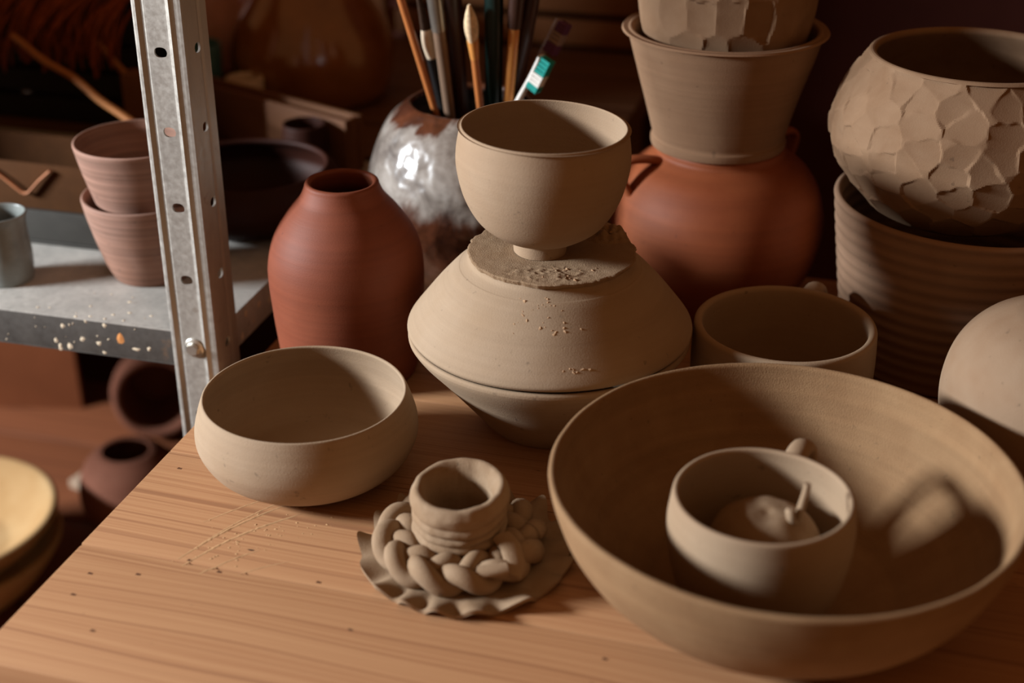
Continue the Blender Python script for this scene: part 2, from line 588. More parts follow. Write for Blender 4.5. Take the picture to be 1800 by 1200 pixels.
# knots and pin holes, small dark dents in the boards
def pit_mesh():
    vs = [(0, 0, 0.00006)]
    for q in range(10):
        a = q * 0.6283
        s = 0.0011 * (1 + 0.3 * math.sin(q * 2.3))
        vs.append((1.5 * s * math.cos(a), s * math.sin(a), 0.00012))
    return mesh('pin_knot', vs, [(0, 1 + q, 1 + (q + 1) % 10) for q in range(10)], False)
pm = pit_mesh()
M['knot'] = plain('dark_knot', (96, 62, 42), 0.8, 0.2)
for (x, y) in [(-0.2575, 0.7090), (-0.262, 0.6880), (-0.2415, 0.6540), (-0.228, 0.7080), (-0.1790, 0.7105), (-0.1995, 0.7225), (-0.228, 0.8290), (-0.117, 0.700), (0.052, 0.629)]:
    lx, ly = table_local(x, y)
    k = link('pin_knot', pm, 'knot', table, (lx, ly, -FLOOR_Z))
    k.scale = (1, 1, 1)

# ------------------------------------------------------------------ bowls at the front of the table
wide = pot('wide_bowl', [(0.0, 0.0), (0.040, 0.0), (0.052, 0.004), (0.066, 0.014), (0.0735, 0.027), (0.0745, 0.038), (0.0715, 0.050), (0.0680, 0.0595)],
           0.0042, 0.0075, 'beige', (-0.1380, 0.8285, 0.0002), wobble(0.0005, 2.0), 128, th_rim=0.0024)
tag(wide, 'wide beige bowl with rounded sides beside the metal shelf post', 'bowl')

SX, SY = 0.0263, 0.8945
lower = pot('cone_bowl', [(0.0, 0.0), (0.040, 0.0), (0.040, 0.0), (0.0445, 0.004), (0.062, 0.026), (0.080, 0.048), (0.093, 0.063), (0.0982, 0.0705), (0.0990, 0.0730)],
            0.005, 0.008, 'beige', (SX, SY, 0.0002), wobble(0.0005, 5.0), 128, th_rim=0.004)
tag(lower, 'upright cone-shaped bowl at the bottom of the central stack', 'bowl')

# inverted bowl: built mouth-down as a shell, its foot disc on top
up_z = 0.0768
inv_out = [(0.0985, 0.0), (0.0995, 0.0025), (0.0975, 0.0065), (0.0900, 0.0165), (0.0800, 0.0290), (0.0690, 0.0410), (0.0635, 0.0458), (0.0618, 0.0468), (0.0575, 0.0500), (0.0555, 0.0525), (0.0545, 0.0535)]
def inverted_path():
    o = spline(inv_out, 7)
    inn = [(r - 0.0045, max(0.0, z - 0.003)) for r, z in o]
    path = [(0.0, o[-1][1])] + list(reversed(o)) + [(0.0965, -0.0010)] + [p for p in inn if p[0] > 0.004 and p[1] > 0.0005] + [(0.03, o[-1][1] - 0.005), (0.0, o[-1][1] - 0.005)]
    return list(reversed(path))
inverted = link('inverted_bowl', lathe_mesh('inverted_bowl', inverted_path(), 128, wobble(0.0006, 9.0)), 'beige', None, (SX, SY, up_z + 0.0010))
tag(inverted, 'upturned beige bowl with a ragged disc foot, middle of the central stack', 'bowl')

def ragged_disc(name, R0, th, amp, seed, seg=180, rows=26, lump=None, rough=0.00018):
    vs, fs = [], []
    def edge(t):
        return R0 + amp * (noise.noise(Vector((math.cos(t) * 4, math.sin(t) * 4, seed))) + 0.8 * noise.noise(Vector((math.cos(t) * 13, math.sin(t) * 13, seed))) + 0.5 * noise.noise(Vector((math.cos(t) * 34, math.sin(t) * 34, seed))))
    for i in range(rows + 1):
        u = i / rows
        for j in range(seg):
            t = 2 * math.pi * j / seg
            r = edge(t) * u
            x, y = r * math.cos(t), r * math.sin(t)
            q = noise.noise(Vector((x * 160, y * 160, seed)))
            z = th + rough * q * min(1, u * 2)
            if lump:
                z += lump(x, y)
            if i == rows:
                z -= 0.0006
            vs.append((x, y, z))
    for i in range(rows):
        for j in range(seg):
            j2 = (j + 1) % seg
            fs.append((i * seg + j, (i + 1) * seg + j, (i + 1) * seg + j2, i * seg + j2))
    b = len(vs)
    for j in range(seg):
        t = 2 * math.pi * j / seg
        r = edge(t) - 0.0018
        vs.append((r * math.cos(t), r * math.sin(t), 0.0))
    for j in range(seg):
        j2 = (j + 1) % seg
        fs.append((rows * seg + j, b + j, b + j2, rows * seg + j2))
    c = len(vs)
    vs.append((0, 0, 0))
    for j in range(seg):
        fs.append((b + (j + 1) % seg, b + j, c))
    return mesh(name, vs, fs, True, 40)

def disc_lump(x, y):
    z = 0.0
    # scraped mound at the back right and the rough torn patch in front
    d = math.hypot((x - 0.040) / 0.019, (y - 0.027) / 0.017)
    if d < 1:
        z += 0.0075 * (1 - d * d) * (0.75 + 0.6 * noise.noise(Vector((x * 240, y * 240, 4))))
    d = math.hypot((x + 0.004) / 0.030, (y + 0.040) / 0.014)
    if d < 1:
        z += 0.0036 * (1 - d * d) ** 0.6 * ((1 - abs(noise.noise(Vector((x * 130, y * 210, 8))))) ** 5 - 0.35) * max(0.0, 0.4 + noise.noise(Vector((x * 60, y * 60, 1)))) * 0.75
    return z
foot = link('foot_disc', ragged_disc('foot_disc', 0.0578, 0.0034, 0.0014, 3.3, 300, 70, disc_lump), 'crumb', inverted, (0.0008, -0.0005, 0.0536))
foot['label'] = 'ragged disc foot with torn crumbs of clay'

def flakes(name, spots, seed):
    r = random.Random(seed)
    vs, fs = [], []
    for (p, nrm, s) in spots:
        p, nrm = Vector(p), Vector(nrm).normalized()
        a = nrm.orthogonal().normalized()
        b = nrm.cross(a)
        k = r.randint(5, 7)
        base = len(vs)
        st = r.uniform(0.6, 2.2)
        ph = r.random() * 6
        for q in range(k):
            t = q * 6.283 / k
            rr = s * r.uniform(0.6, 1.3)
            c, d = rr * math.cos(t) * st, rr * math.sin(t)
            c, d = c * math.cos(ph) - d * math.sin(ph), c * math.sin(ph) + d * math.cos(ph)
            vs.append(p + a * c + b * d - nrm * 0.0003)
        vs.append(p + nrm * s * r.uniform(0.25, 0.6) + a * r.uniform(-s, s) * 0.5)
        for q in range(k):
            fs.append((base + q, base + (q + 1) % k, base + k))
    return mesh(name, vs, fs, False)
sp = []
rf = random.Random(12)
for k in range(12):             # crumbs on the disc
    a = rf.gauss(-1.60, 0.38)
    q = rf.uniform(0.62, 0.98)
    sp.append(((0.054 * q * math.cos(a), 0.054 * q * math.sin(a), 0.0574), (0, 0, 1), rf.uniform(0.0005, 0.0016)))
for k in range(40):
    x, y = 0.042 + rf.gauss(0, 0.006), 0.026 + rf.gauss(0, 0.006)
    if math.hypot(x, y) < 0.054:
        sp.append(((x, y, 0.0600 + rf.uniform(0, 0.003)), (0, 0, 1), rf.uniform(0.0006, 0.0018)))
def on_cone(ang, z):
    o = spline(inv_out, 7)
    for (r0, z0), (r1, z1) in zip(o[:-1], o[1:]):
        if z0 <= z <= z1 and z1 > z0:
            u = (z - z0) / (z1 - z0)
            rr = r0 + (r1 - r0) * u
            n = Vector(((z1 - z0) * math.cos(ang), (z1 - z0) * math.sin(ang), -(r1 - r0)))
            return (rr * math.cos(ang), rr * math.sin(ang), z), n
    return None
for k in range(34):             # the torn scabs on the front slope
    q = on_cone(R(-92 + rf.gauss(-4, 9)), rf.uniform(0.030, 0.049))
    if q:
        sp.append((q[0], q[1], rf.uniform(0.0006, 0.0019)))
for k in range(14):
    q = on_cone(R(-84 + rf.gauss(4, 3)), rf.gauss(0.0125, 0.0012))
    if q:
        sp.append((q[0], q[1], rf.uniform(0.0004, 0.0012)))
cr = link('clay_crumbs', flakes('clay_crumbs', sp, 5), 'flake', inverted)
kind(cr, 'stuff')

TB_Z = up_z + 0.0010 + 0.0536 + 0.0040
topb = pot('footed_bowl', [(0.0, 0.0), (0.0178, 0.0), (0.0178, 0.0), (0.0180, 0.0005), (0.0186, 0.0085), (0.0186, 0.0085), (0.0300, 0.0135), (0.0430, 0.0235), (0.0525, 0.0400), (0.0572, 0.0580), (0.0578, 0.0720), (0.0556, 0.0865), (0.0552, 0.0880)],
           0.0034, 0.0125, 'beige_smooth', (0.0190, 0.8925, TB_Z), wobble(0.0004, 12.0), 128, (R(0.4), R(1.4), 0), th_rim=0.0018)
tag(topb, 'small footed beige bowl perched on top of the central stack', 'bowl')

# ------------------------------------------------------------------ coil and braid candle holder
cand = empty('candle_holder', (-0.0320, 0.7265, 0))
tag(cand, 'hand-built clay candle holder with a braided ring and scalloped base', 'candle holder')
def scallop():
    seg, rows = 240, 22
    vs, fs = [], []
    def prof(u, t):
        tooth = math.sin(t * 17 + 1.2 * math.sin(t * 3))
        amp = 0.6 + 0.5 * noise.noise(Vector((math.cos(t) * 2, math.sin(t) * 2, 1.0)))
        ed = 0.0660 + 0.0040 * tooth * amp + 0.0015 * noise.noise(Vector((math.cos(t) * 3, math.sin(t) * 3, 7)))
        r = ed * u
        e = max(0, (u - 0.74) / 0.26)
        z = 0.0062 - 0.0010 * u + e ** 1.3 * (0.0062 * tooth * amp + 0.0012)
        z += 0.0005 * noise.noise(Vector((r * math.cos(t) * 90, r * math.sin(t) * 90, 2)))
        return r, z, e
    for i in range(rows + 1):
        u = i / rows
        for j in range(seg):
            t = 2 * math.pi * j / seg
            r, z, e = prof(u, t)
            vs.append((r * math.cos(t), r * math.sin(t), max(0.0026, z)))
    n1 = len(vs)
    for i in range(rows + 1):
        u = i / rows
        for j in range(seg):
            t = 2 * math.pi * j / seg
            r, z, e = prof(u, t)
            thick = 0.0042 - 0.0010 * e
            vs.append(((r - 0.0006 * e) * math.cos(t), (r - 0.0006 * e) * math.sin(t), max(0.0, max(0.0026, z) - thick)))
    for i in range(rows):
        for j in range(seg):
            j2 = (j + 1) % seg
            fs.append((i * seg + j, (i + 1) * seg + j, (i + 1) * seg + j2, i * seg + j2))
            fs.append((n1 + i * seg + j2, n1 + (i + 1) * seg + j2, n1 + (i + 1) * seg + j, n1 + i * seg + j))
    for j in range(seg):
        j2 = (j + 1) % seg
        fs.append((rows * seg + j, n1 + rows * seg + j, n1 + rows * seg + j2, rows * seg + j2))
    return mesh('base_disc', vs, fs, True, 55)
link('base_disc', scallop(), 'coil', cand, (0.0035, 0.001, 0.0003))
for s in range(3):
    pts = []
    K = 4
    N = 300
    for i in range(N):
        t = 2 * math.pi * i / N
        ph = K * t + 2 * math.pi * s / 3 + 0.7
        rr = 0.0388 + 0.0086 * math.sin(ph) + 0.0008 * noise.noise(Vector((t * 3, s, 0)))
        z = 0.0140 + 0.0042 * math.sin(2 * ph) + 0.0009 * noise.noise(Vector((t * 2, s, 4)))
        pts.append((rr * math.cos(t), rr * math.sin(t), z))
    link('braid_strand', tube_mesh('braid_strand', pts, lambda u, s=s: (0.0071 + 0.0005 * math.sin(u * 40 + s), 0.0062), 14, True), 'coil', cand)
def coil_fn(th, k, r, z):
    zz = z + 0.0022 * math.sin(th + 0.6) * (z / 0.05)
    n = noise.noise(Vector((math.cos(th) * 1.6, math.sin(th) * 1.6, z * 90)))
    return r + 0.0010 * n + 0.0004 * noise.noise(Vector((math.cos(th) * 6, math.sin(th) * 6, z * 260))), zz + 0.0007 * noise.noise(Vector((math.cos(th) * 2.4, math.sin(th) * 2.4, 6))) * (z / 0.05)
cpath = [(0.0, 0.006)]
zz = 0.006
for (rc, h) in [(0.0262, 0.009), (0.0262, 0.0055), (0.0272, 0.0065), (0.0268, 0.006), (0.0276, 0.007), (0.0284, 0.0105)]:
    for u in np.linspace(0.06, 0.94, 8):
        cpath.append((rc + 0.0020 * math.sin(math.pi * u) ** 0.7, zz + h * u))
    zz += h
cpath += [(0.0282, zz + 0.0016), (0.0262, zz + 0.0028), (0.0238, zz + 0.0020), (0.0218, zz - 0.002), (0.0200, zz - 0.008), (0.0206, zz - 0.012), (0.0194, zz - 0.016), (0.0200, zz - 0.022), (0.0190, zz - 0.030), (0.0180, 0.012), (0.0, 0.011)]
link('coiled_cup', lathe_mesh('coiled_cup', cpath, 128, coil_fn, 80), 'coil', cand)
# loose clay strip ends laid across the braid
link('clay_strip', tube_mesh('clay_strip', [(0.026, -0.018, 0.028), (0.031, -0.026, 0.026), (0.034, -0.036, 0.021), (0.031, -0.044, 0.018)], lambda u: (0.0068, 0.0030 - 0.0008 * u), 12), 'coil', cand)
link('clay_strip', tube_mesh('clay_strip', [(0.012, -0.043, 0.0195), (0.021, -0.044, 0.0215), (0.029, -0.042, 0.0215)], lambda u: (0.0050, 0.0034), 12), 'coil', cand)

# ------------------------------------------------------------------ big bowl and the mug in it
def big_fn(th, k, r, z):
    n = noise.noise(Vector((math.cos(th) * 1.4, math.sin(th) * 1.4, z * 14)))
    n2 = noise.noise(Vector((math.cos(th) * 9 + z * 40, math.sin(th) * 9, z * 30)))
    return r + 0.0008 * n + 0.00035 * n2, z + 0.0006 * noise.noise(Vector((math.cos(th) * 2, math.sin(th) * 2, 9)))
big = pot('large_bowl', [(0.0, 0.0), (0.060, 0.0), (0.060, 0.0), (0.066, 0.0025), (0.085, 0.0115), (0.101, 0.0225), (0.1150, 0.0375), (0.1255, 0.0550), (0.1320, 0.0730), (0.1345, 0.0848)],
          0.0068, 0.0100, 'bowl', (0.1552, 0.6855, 0.0003), big_fn, 160, th_rim=0.0044)
tag(big, 'large wide clay bowl at the front right holding a mug', 'bowl')

def handle_mesh(name, ang, r, ztop, zbot, out, wd, th, rise=0.0, n=26):
    pts = []
    zc, hz = (ztop + zbot) / 2, (ztop - zbot) / 2
    for i in range(n + 1):
        t = math.pi / 2 - math.pi * i / n
        rr = r + out * max(0, math.cos(t)) ** 0.8
        z = zc + hz * math.sin(t) + rise * math.sin(math.pi * i / n) * (1 - i / n)
        pts.append((rr * math.cos(ang), rr * math.sin(ang), z))
    side = (-math.sin(ang), math.cos(ang), 0)
    return tube_mesh(name, pts, lambda u: (th, wd), 14, False, up=side)

MUGX, MUGY, MUGZ = 0.1385, 0.6605, 0.0104
mug = empty('mug', (MUGX, MUGY, MUGZ))
tag(mug, 'small round mug standing inside the large bowl', 'mug')
link('mug_body', lathe_mesh('mug_body', shell([(0.0, 0.0), (0.030, 0.0), (0.030, 0.0), (0.0325, 0.0015), (0.0400, 0.011), (0.0465, 0.024), (0.0508, 0.042), (0.0520, 0.060), (0.0508, 0.072), (0.0500, 0.0775)], 0.0042, 0.007, th_rim=0.0036), 112, wobble(0.0004, 21)), 'mug', mug)
link('handle', handle_mesh('handle', R(62), 0.0490, 0.068, 0.022, 0.036, 0.0068, 0.0046, 0.014), 'mug', mug)

# clay fruit with a curled stalk in the mug
fr = empty('clay_fruit', (MUGX + 0.004, MUGY + 0.004, MUGZ + 0.0074))
tag(fr, 'small lumpy clay fruit with a stalk inside the mug', 'ornament')
def lumpy(th, k, r, z):
    return r * (1 + 0.05 * noise.noise(Vector((math.cos(th) * 1.5, math.sin(th) * 1.5, z * 60)))), z + 0.0012 * noise.noise(Vector((r * math.cos(th) * 90, r * math.sin(th) * 90, 3)))
link('fruit_body', lathe_mesh('fruit_body', spline([(0.0, 0.0), (0.014, 0.001), (0.026, 0.009), (0.0325, 0.022), (0.0325, 0.036), (0.0265, 0.049), (0.016, 0.0565), (0.006, 0.0575), (0.0, 0.0565)], 6), 64, lumpy), 'coil', fr)
link('stalk', tube_mesh('stalk', [(0.015, -0.006, 0.052), (0.016, -0.007, 0.058), (0.0175, -0.006, 0.065), (0.0192, -0.005, 0.073), (0.0198, -0.0048, 0.0785)], lambda u: 0.0027 - 0.0008 * u, 12), 'mug', fr)
link('leaf', tube_mesh('leaf', [(0.015, -0.007, 0.0545), (0.0115, -0.009, 0.058), (0.0105, -0.0095, 0.0625), (0.0108, -0.0095, 0.0655)], lambda u: (0.0022 + 0.0016 * math.sin(math.pi * u), 0.0020), 12), 'mug', fr)

# ------------------------------------------------------------------ mug behind the large bowl
m2 = empty('wide_mug', (0.1905, 0.8895, 0.0002))
tag(m2, 'wide plain mug behind the large bowl, in shade', 'mug')
link('mug_body', lathe_mesh('mug_body', shell([(0.0, 0.0), (0.046, 0.0), (0.046, 0.0), (0.050, 0.002), (0.058, 0.014), (0.0625, 0.032), (0.0640, 0.055), (0.0632, 0.0790)], 0.0052, 0.007, th_rim=0.0060), 112, wobble(0.0005, 27)), 'mug', m2)
link('handle', handle_mesh('handle', R(64), 0.0610, 0.070, 0.022, 0.032, 0.0076, 0.0056, 0.016), 'mug', m2)

# ------------------------------------------------------------------ ribbed pot, faceted vessel, round vase on the right
def rib_fn(th, k, r, z):
    n = noise.noise(Vector((math.cos(th) * 1.2, math.sin(th) * 1.2, z * 10)))
    return r + 0.00045 * math.sin(z * 2 * math.pi / 0.0098 + 0.6 * math.sin(th)) + 0.0006 * n, z
ro = [(0.0, 0.0), (0.078, 0.0), (0.078, 0.0), (0.0805, 0.002)] + [(0.0805 + 0.0205 * (i / 44) ** 0.8, 0.002 + 0.128 * i / 44) for i in range(1, 45)]
rib = pot('ribbed_pot', ro, 0.0062, 0.008, 'ribbed', (0.3450, 1.0000, 0.0002), rib_fn, 112, n=3, th_rim=0.005)
tag(rib, 'ribbed cylindrical clay pot at the right edge, below the faceted vessel', 'pot')

def faceted(name, prof_pts, th, floor, seeds, kappa, mat, loc, seg=320, n=14, min_cos=0.35):
    """carve scoops: each seed is (angle, z, depth, tilt_a, tilt_z)."""
    o = spline(prof_pts, n)
    arr = np.array(o)
    zs = arr[:, 1]
    def rad(z):
        i = np.argmin(np.abs(zs - z))
        return arr[i, 0]
    def nrm(z):
        i = int(np.clip(np.argmin(np.abs(zs - z)), 1, len(zs) - 2))
        d = arr[i + 1] - arr[i - 1]
        L = np.hypot(*d)
        return d[1] / L, -d[0] / L
    S = []
    for (a, z, dep, ta, tz) in seeds:
        r = rad(z)
        nr, nz = nrm(z)
        n3 = np.array([nr * math.cos(a + ta), nr * math.sin(a + ta), nz + tz])
        n3 /= np.linalg.norm(n3)
        p = np.array([r * math.cos(a), r * math.sin(a), z])
        S.append((n3, p, p @ n3 - dep))
    Nn = np.array([s[0] for s in S])
    Pp = np.array([s[1] for s in S])
    Dd = np.array([s[2] for s in S])
    path = shell(prof_pts, th, floor, n)
    n_out = len(o)
    first_rim = n_out
    off = 1 if path[0][0] < 1e-6 and o[0][0] > 1e-6 else 0
    def fn(t, k, r, z):
        if k - off >= n_out - 2 or k - off < 2:
            return r, z
        c, s = math.cos(t), math.sin(t)
        den = Nn[:, 0] * c + Nn[:, 1] * s
        ok = den > min_cos
        q = np.array([r * c, r * s, z])
        d2 = ((Pp - q) ** 2).sum(1)
        ok &= d2 < 0.05 ** 2
        if not ok.any():
            return r, z
        wv = 0.0022
        qw = q + wv * np.array([noise.noise(Vector(q * 120)), noise.noise(Vector(q * 120 + 7)), noise.noise(Vector(q * 120 + 13))])
        e2 = ((Pp - qw) ** 2).sum(1)
        e2[~ok] = 9.0
        order = np.argsort(e2)[:2]
        rr = (Dd[order] - z * Nn[order, 2]) / den[order] + kappa * d2[order]
        m = float(rr[0])
        gap = math.sqrt(e2[order[1]]) - math.sqrt(e2[order[0]])
        if gap < 0.0016 and e2[order[1]] < 1:          # soften the step at a ridge
            u = 0.5 + 0.5 * gap / 0.0016
            m = u * float(rr[0]) + (1 - u) * float(rr[1])
        return max(r - th * 0.7, min(r, m)), z
    me = lathe_mesh(name, path, seg, fn, 11)
    return link(name, me, mat, None, loc)

rs = random.Random(21)
seeds = []
FV_H = 0.118
rows = [(0.018, 17), (0.032, 20), (0.047, 23), (0.061, 24), (0.075, 23), (0.090, 21), (0.104, 19), (0.114, 16)]
for i, (z, cnt) in enumerate(rows):
    for j in range(cnt):
        a = 2 * math.pi * (j + 0.5 * (i % 2) + rs.uniform(-0.22, 0.22)) / cnt
        seeds.append((a, z + rs.uniform(-0.004, 0.004), rs.uniform(0.0016, 0.0028), rs.uniform(-0.11, 0.11), rs.uniform(-0.12, 0.12)))
fv = faceted('faceted_vessel', [(0.0, 0.0), (0.052, 0.0), (0.052, 0.0), (0.066, 0.007), (0.083, 0.023), (0.0950, 0.043), (0.1000, 0.064), (0.0965, 0.084), (0.0865, 0.104), (0.0760, 0.119)],
             0.0062, 0.010, seeds, 3.0, 'facet', (0.3335, 1.0000, 0.1215), 560, 20)
tag(fv, 'round vessel carved with facets all over, nested on the ribbed pot', 'vessel')

dome = pot('round_vase', [(0.0, 0.0), (0.036, 0.0), (0.036, 0.0), (0.046, 0.004), (0.064, 0.022), (0.0740, 0.048), (0.0760, 0.074), (0.0700, 0.098), (0.056, 0.116), (0.038, 0.126), (0.026, 0.130), (0.024, 0.136)],
           0.005, 0.008, 'dome', (0.3560, 0.8050, 0.0002), wobble(0.0006, 33), 112)
tag(dome, 'smooth burnished round vase cut off by the right edge', 'vase')

# ------------------------------------------------------------------ terracotta jar stack
JX, JY = 0.1690, 1.0950
jar = empty('terracotta_jar', (JX, JY, 0.0002))
tag(jar, 'squat terracotta jar with small shoulder handles under the flowerpot', 'jar')
link('jar_body', lathe_mesh('jar_body', shell([(0.0, 0.0), (0.050, 0.0), (0.050, 0.0), (0.056, 0.004), (0.0745, 0.028), (0.0850, 0.058), (0.0868, 0.080), (0.0815, 0.104), (0.0700, 0.122), (0.0560, 0.1325), (0.0520, 0.1360), (0.0515, 0.1400)], 0.005, 0.008), 112, wobble(0.0006, 41)), 'terra_jar', jar)
for a in (R(198), R(38)):
    pts = []
    for i in range(21):
        t = math.pi * i / 20
        rr = 0.0540 + 0.0240 * (i / 20) + 0.020 * math.sin(t)
        z = 0.1325 - 0.0260 * (i / 20) ** 1.4 + 0.010 * math.sin(t)
        pts.append((rr * math.cos(a), rr * math.sin(a), z))
    link('handle', tube_mesh('handle', pts, lambda u: (0.0032, 0.0060), 12, False, up=(-math.sin(a), math.cos(a), 0)), 'terra_jar', jar)

fp = pot('flowerpot', [(0.0, 0.0), (0.0520, 0.0), (0.0520, 0.0), (0.0535, 0.001), (0.0540, 0.006), (0.0525, 0.0085), (0.0545, 0.016), (0.0610, 0.040), (0.0685, 0.066), (0.0745, 0.088), (0.0755, 0.0905)],
         0.0052, 0.007, 'planter', (0.1655, JY - 0.001, 0.1424), wobble(0.0007, 47), 112)
tag(fp, 'tapered beige flowerpot standing on the terracotta jar', 'flowerpot')

seeds2 = []
for (a, z, dep) in [(-133, 0.070, 0.0028), (-114, 0.071, 0.0038), (-96, 0.072, 0.0036), (-78, 0.071, 0.0034), (-122, 0.048, 0.0028), (-104, 0.046, 0.0034), (-86, 0.047, 0.0030), (-112, 0.099, 0.0034), (-94, 0.101, 0.0034), (-77, 0.099, 0.003), (-58, 0.070, 0.0014), (-156, 0.066, 0.0016), (-38, 0.062, 0.0010), (-180, 0.064, 0.0010)]:
    seeds2.append((R(a), z, dep, rs.uniform(-0.06, 0.06), rs.uniform(-0.05, 0.05)))
fe = faceted('carved_vase', [(0.0, 0.0), (0.030, 0.0), (0.030, 0.0), (0.040, 0.006), (0.0555, 0.026), (0.0640, 0.048), (0.0685, 0.072), (0.0680, 0.096), (0.060, 0.118), (0.046, 0.134), (0.040, 0.140)],
             0.0055, 0.010, seeds2, 3.0, 'facet', (0.1655, JY - 0.001, 0.1860), 320, 14)
tag(fe, 'carved vase with a few tall facets, nested in the flowerpot', 'vase')

# ------------------------------------------------------------------ terracotta bottle vase
tv = pot('terracotta_vase', [(0.0, 0.0), (0.048, 0.0), (0.048, 0.0), (0.0505, 0.002), (0.0530, 0.016), (0.0568, 0.050), (0.0584, 0.078), (0.0572, 0.096), (0.0520, 0.113), (0.0420, 0.129), (0.0320, 0.141), (0.0282, 0.1485), (0.0272, 0.1520)],
         0.0045, 0.007, 'terra', (-0.1243, 0.9770, 0.0002), wobble(0.0006, 52), 112)
tag(tv, 'red-brown terracotta vase with a narrow mouth behind the wide bowl', 'vase')

# ------------------------------------------------------------------ glazed pot with brushes
GX, GY = -0.0345, 1.1350
def dent(th, k, r, z):
    n = noise.noise(Vector((math.cos(th) * 2.2 + 4, math.sin(th) * 2.2, z * 26)))
    return r + 0.0018 * n, z
gp = pot('glazed_pot', [(0.0, 0.0), (0.046, 0.0), (0.046, 0.0), (0.056, 0.005), (0.0765, 0.036), (0.0865, 0.072), (0.0875, 0.094), (0.0810, 0.124), (0.0690, 0.148), (0.0560, 0.1610), (0.0520, 0.1640)],
         0.006, 0.009, 'glaze', (GX, GY, 0.0002), dent, 112)
tag(gp, 'round glazed pot, white over dark brown, holding the brushes', 'pot')

def brush(name, label, p_top, p_mouth, parts, group='brushes in the glazed pot', cat='brush'):
    """stands on the pot floor; axis through p_mouth and p_top; parts: (name, mat, s0, s1, r0, r1[, flat]) as metres along the axis measured from p_mouth."""
    a, b = Vector(p_mouth), Vector(p_top)
    d = (b - a).normalized()
    # reach down into the pot
    low = a - d * min(0.125, (a.z - 0.022) / max(0.3, d.z))
    root = empty(name, low)
    root.rotation_euler = d.to_track_quat('Z', 'Y').to_euler()
    tag(root, label, cat, group)
    s_low = (a - low).length
    for part in parts:
        nm, mat, s0, s1, r0, r1 = part[:6]
        flat = part[6] if len(part) > 6 else 1.0
        bulge = part[7] if len(part) > 7 else 0.0
        z0 = 0.0 if s0 is None else s0 + s_low
        z1 = s1 + s_low
        pts = [(0, 0, z0 + (z1 - z0) * i / 12) for i in range(13)]
        link(nm, tube_mesh(nm, pts, lambda u: ((r0 + (r1 - r0) * u + bulge * math.sin(math.pi * u)), (r0 + (r1 - r0) * u + bulge * math.sin(math.pi * u)) * flat), 12), mat, root)
    return root
brush('paintbrush', 'orange lacquered brush handle leaning furthest left', (-0.0870, 1.1160, 0.252), (-0.0630, 1.1300, 0.1560),
      [('handle', 'orangewood', None, 0.150, 0.0024, 0.0034), ('paint_band', 'redpaint', -0.004, 0.004, 0.0028, 0.0028), ('ferrule', 'ferrule', 0.149, 0.170, 0.0036, 0.0034), ('bristles', 'bristle_dk', 0.169, 0.195, 0.0034, 0.001)])
brush('paintbrush', 'black brush with a cream wooden tip beside the orange handle', (-0.0735, 1.1240, 0.252), (-0.0560, 1.1400, 0.1530),
      [('handle', 'black', None, 0.050, 0.0044, 0.0050), ('ferrule', 'cream', 0.049, 0.076, 0.0042, 0.0040, 1, 0.0016), ('bristles', 'bristle_dk', 0.075, 0.115, 0.0042, 0.0012)])
brush('paintbrush', 'grey-brown brush with a pale metal collar', (-0.0603, 1.1130, 0.252), (-0.0510, 1.1290, 0.1520),
      [('handle', 'greyhandle', None, 0.078, 0.0034, 0.0050), ('ferrule', 'ferrule', 0.077, 0.108, 0.0056, 0.0064), ('bristles', 'bristle', 0.107, 0.145, 0.0064, 0.002)])
brush('paintbrush', 'thick dark brown brush handle left of the cream bristles', (-0.0470, 1.1290, 0.252), (-0.0425, 1.1470, 0.1530),
      [('handle', 'brownlac', None, 0.160, 0.0058, 0.0076), ('ferrule', 'ferrule', 0.159, 0.178, 0.0074, 0.007), ('bristles', 'bristle_dk', 0.177, 0.205, 0.0068, 0.002)])
brush('paintbrush', 'round brush with splayed cream bristles and a thin wooden handle', (-0.0330, 1.1080, 0.244), (-0.0262, 1.1260, 0.1630),
      [('handle', 'orangewood', None, 0.044, 0.0024, 0.0032), ('ferrule', 'bamboo', 0.043, 0.060, 0.0034, 0.0048), ('bristles', 'bristle', 0.059, 0.090, 0.0048, 0.0012, 0.8, 0.0036)])
brush('paintbrush', 'thick dark green brush handle in the middle', (-0.0143, 1.1160, 0.252), (-0.0151, 1.1380, 0.1650),
      [('handle', 'green', None, 0.165, 0.0070, 0.0078), ('ferrule', 'ferrule', 0.164, 0.180, 0.007, 0.0068), ('bristles', 'bristle_dk', 0.179, 0.210, 0.0066, 0.002)])
brush('paintbrush', 'bamboo brush with a dark brown head', (0.0036, 1.1120, 0.252), (-0.0030, 1.1300, 0.1672),
      [('handle', 'bamboo', None, 0.066, 0.0036, 0.0044), ('ferrule', 'brownlac', 0.065, 0.092, 0.0058, 0.0066), ('bristles', 'bristle_dk', 0.091, 0.130, 0.0066, 0.002)])
brush('paintbrush', 'dark brown brush handle right of the bamboo brush', (0.0150, 1.1240, 0.252), (0.0020, 1.1480, 0.1660),
      [('handle', 'brownlac', None, 0.150, 0.0064, 0.0074), ('ferrule', 'black', 0.149, 0.170, 0.007, 0.007), ('bristles', 'bristle_dk', 0.169, 0.200, 0.0066, 0.002)])

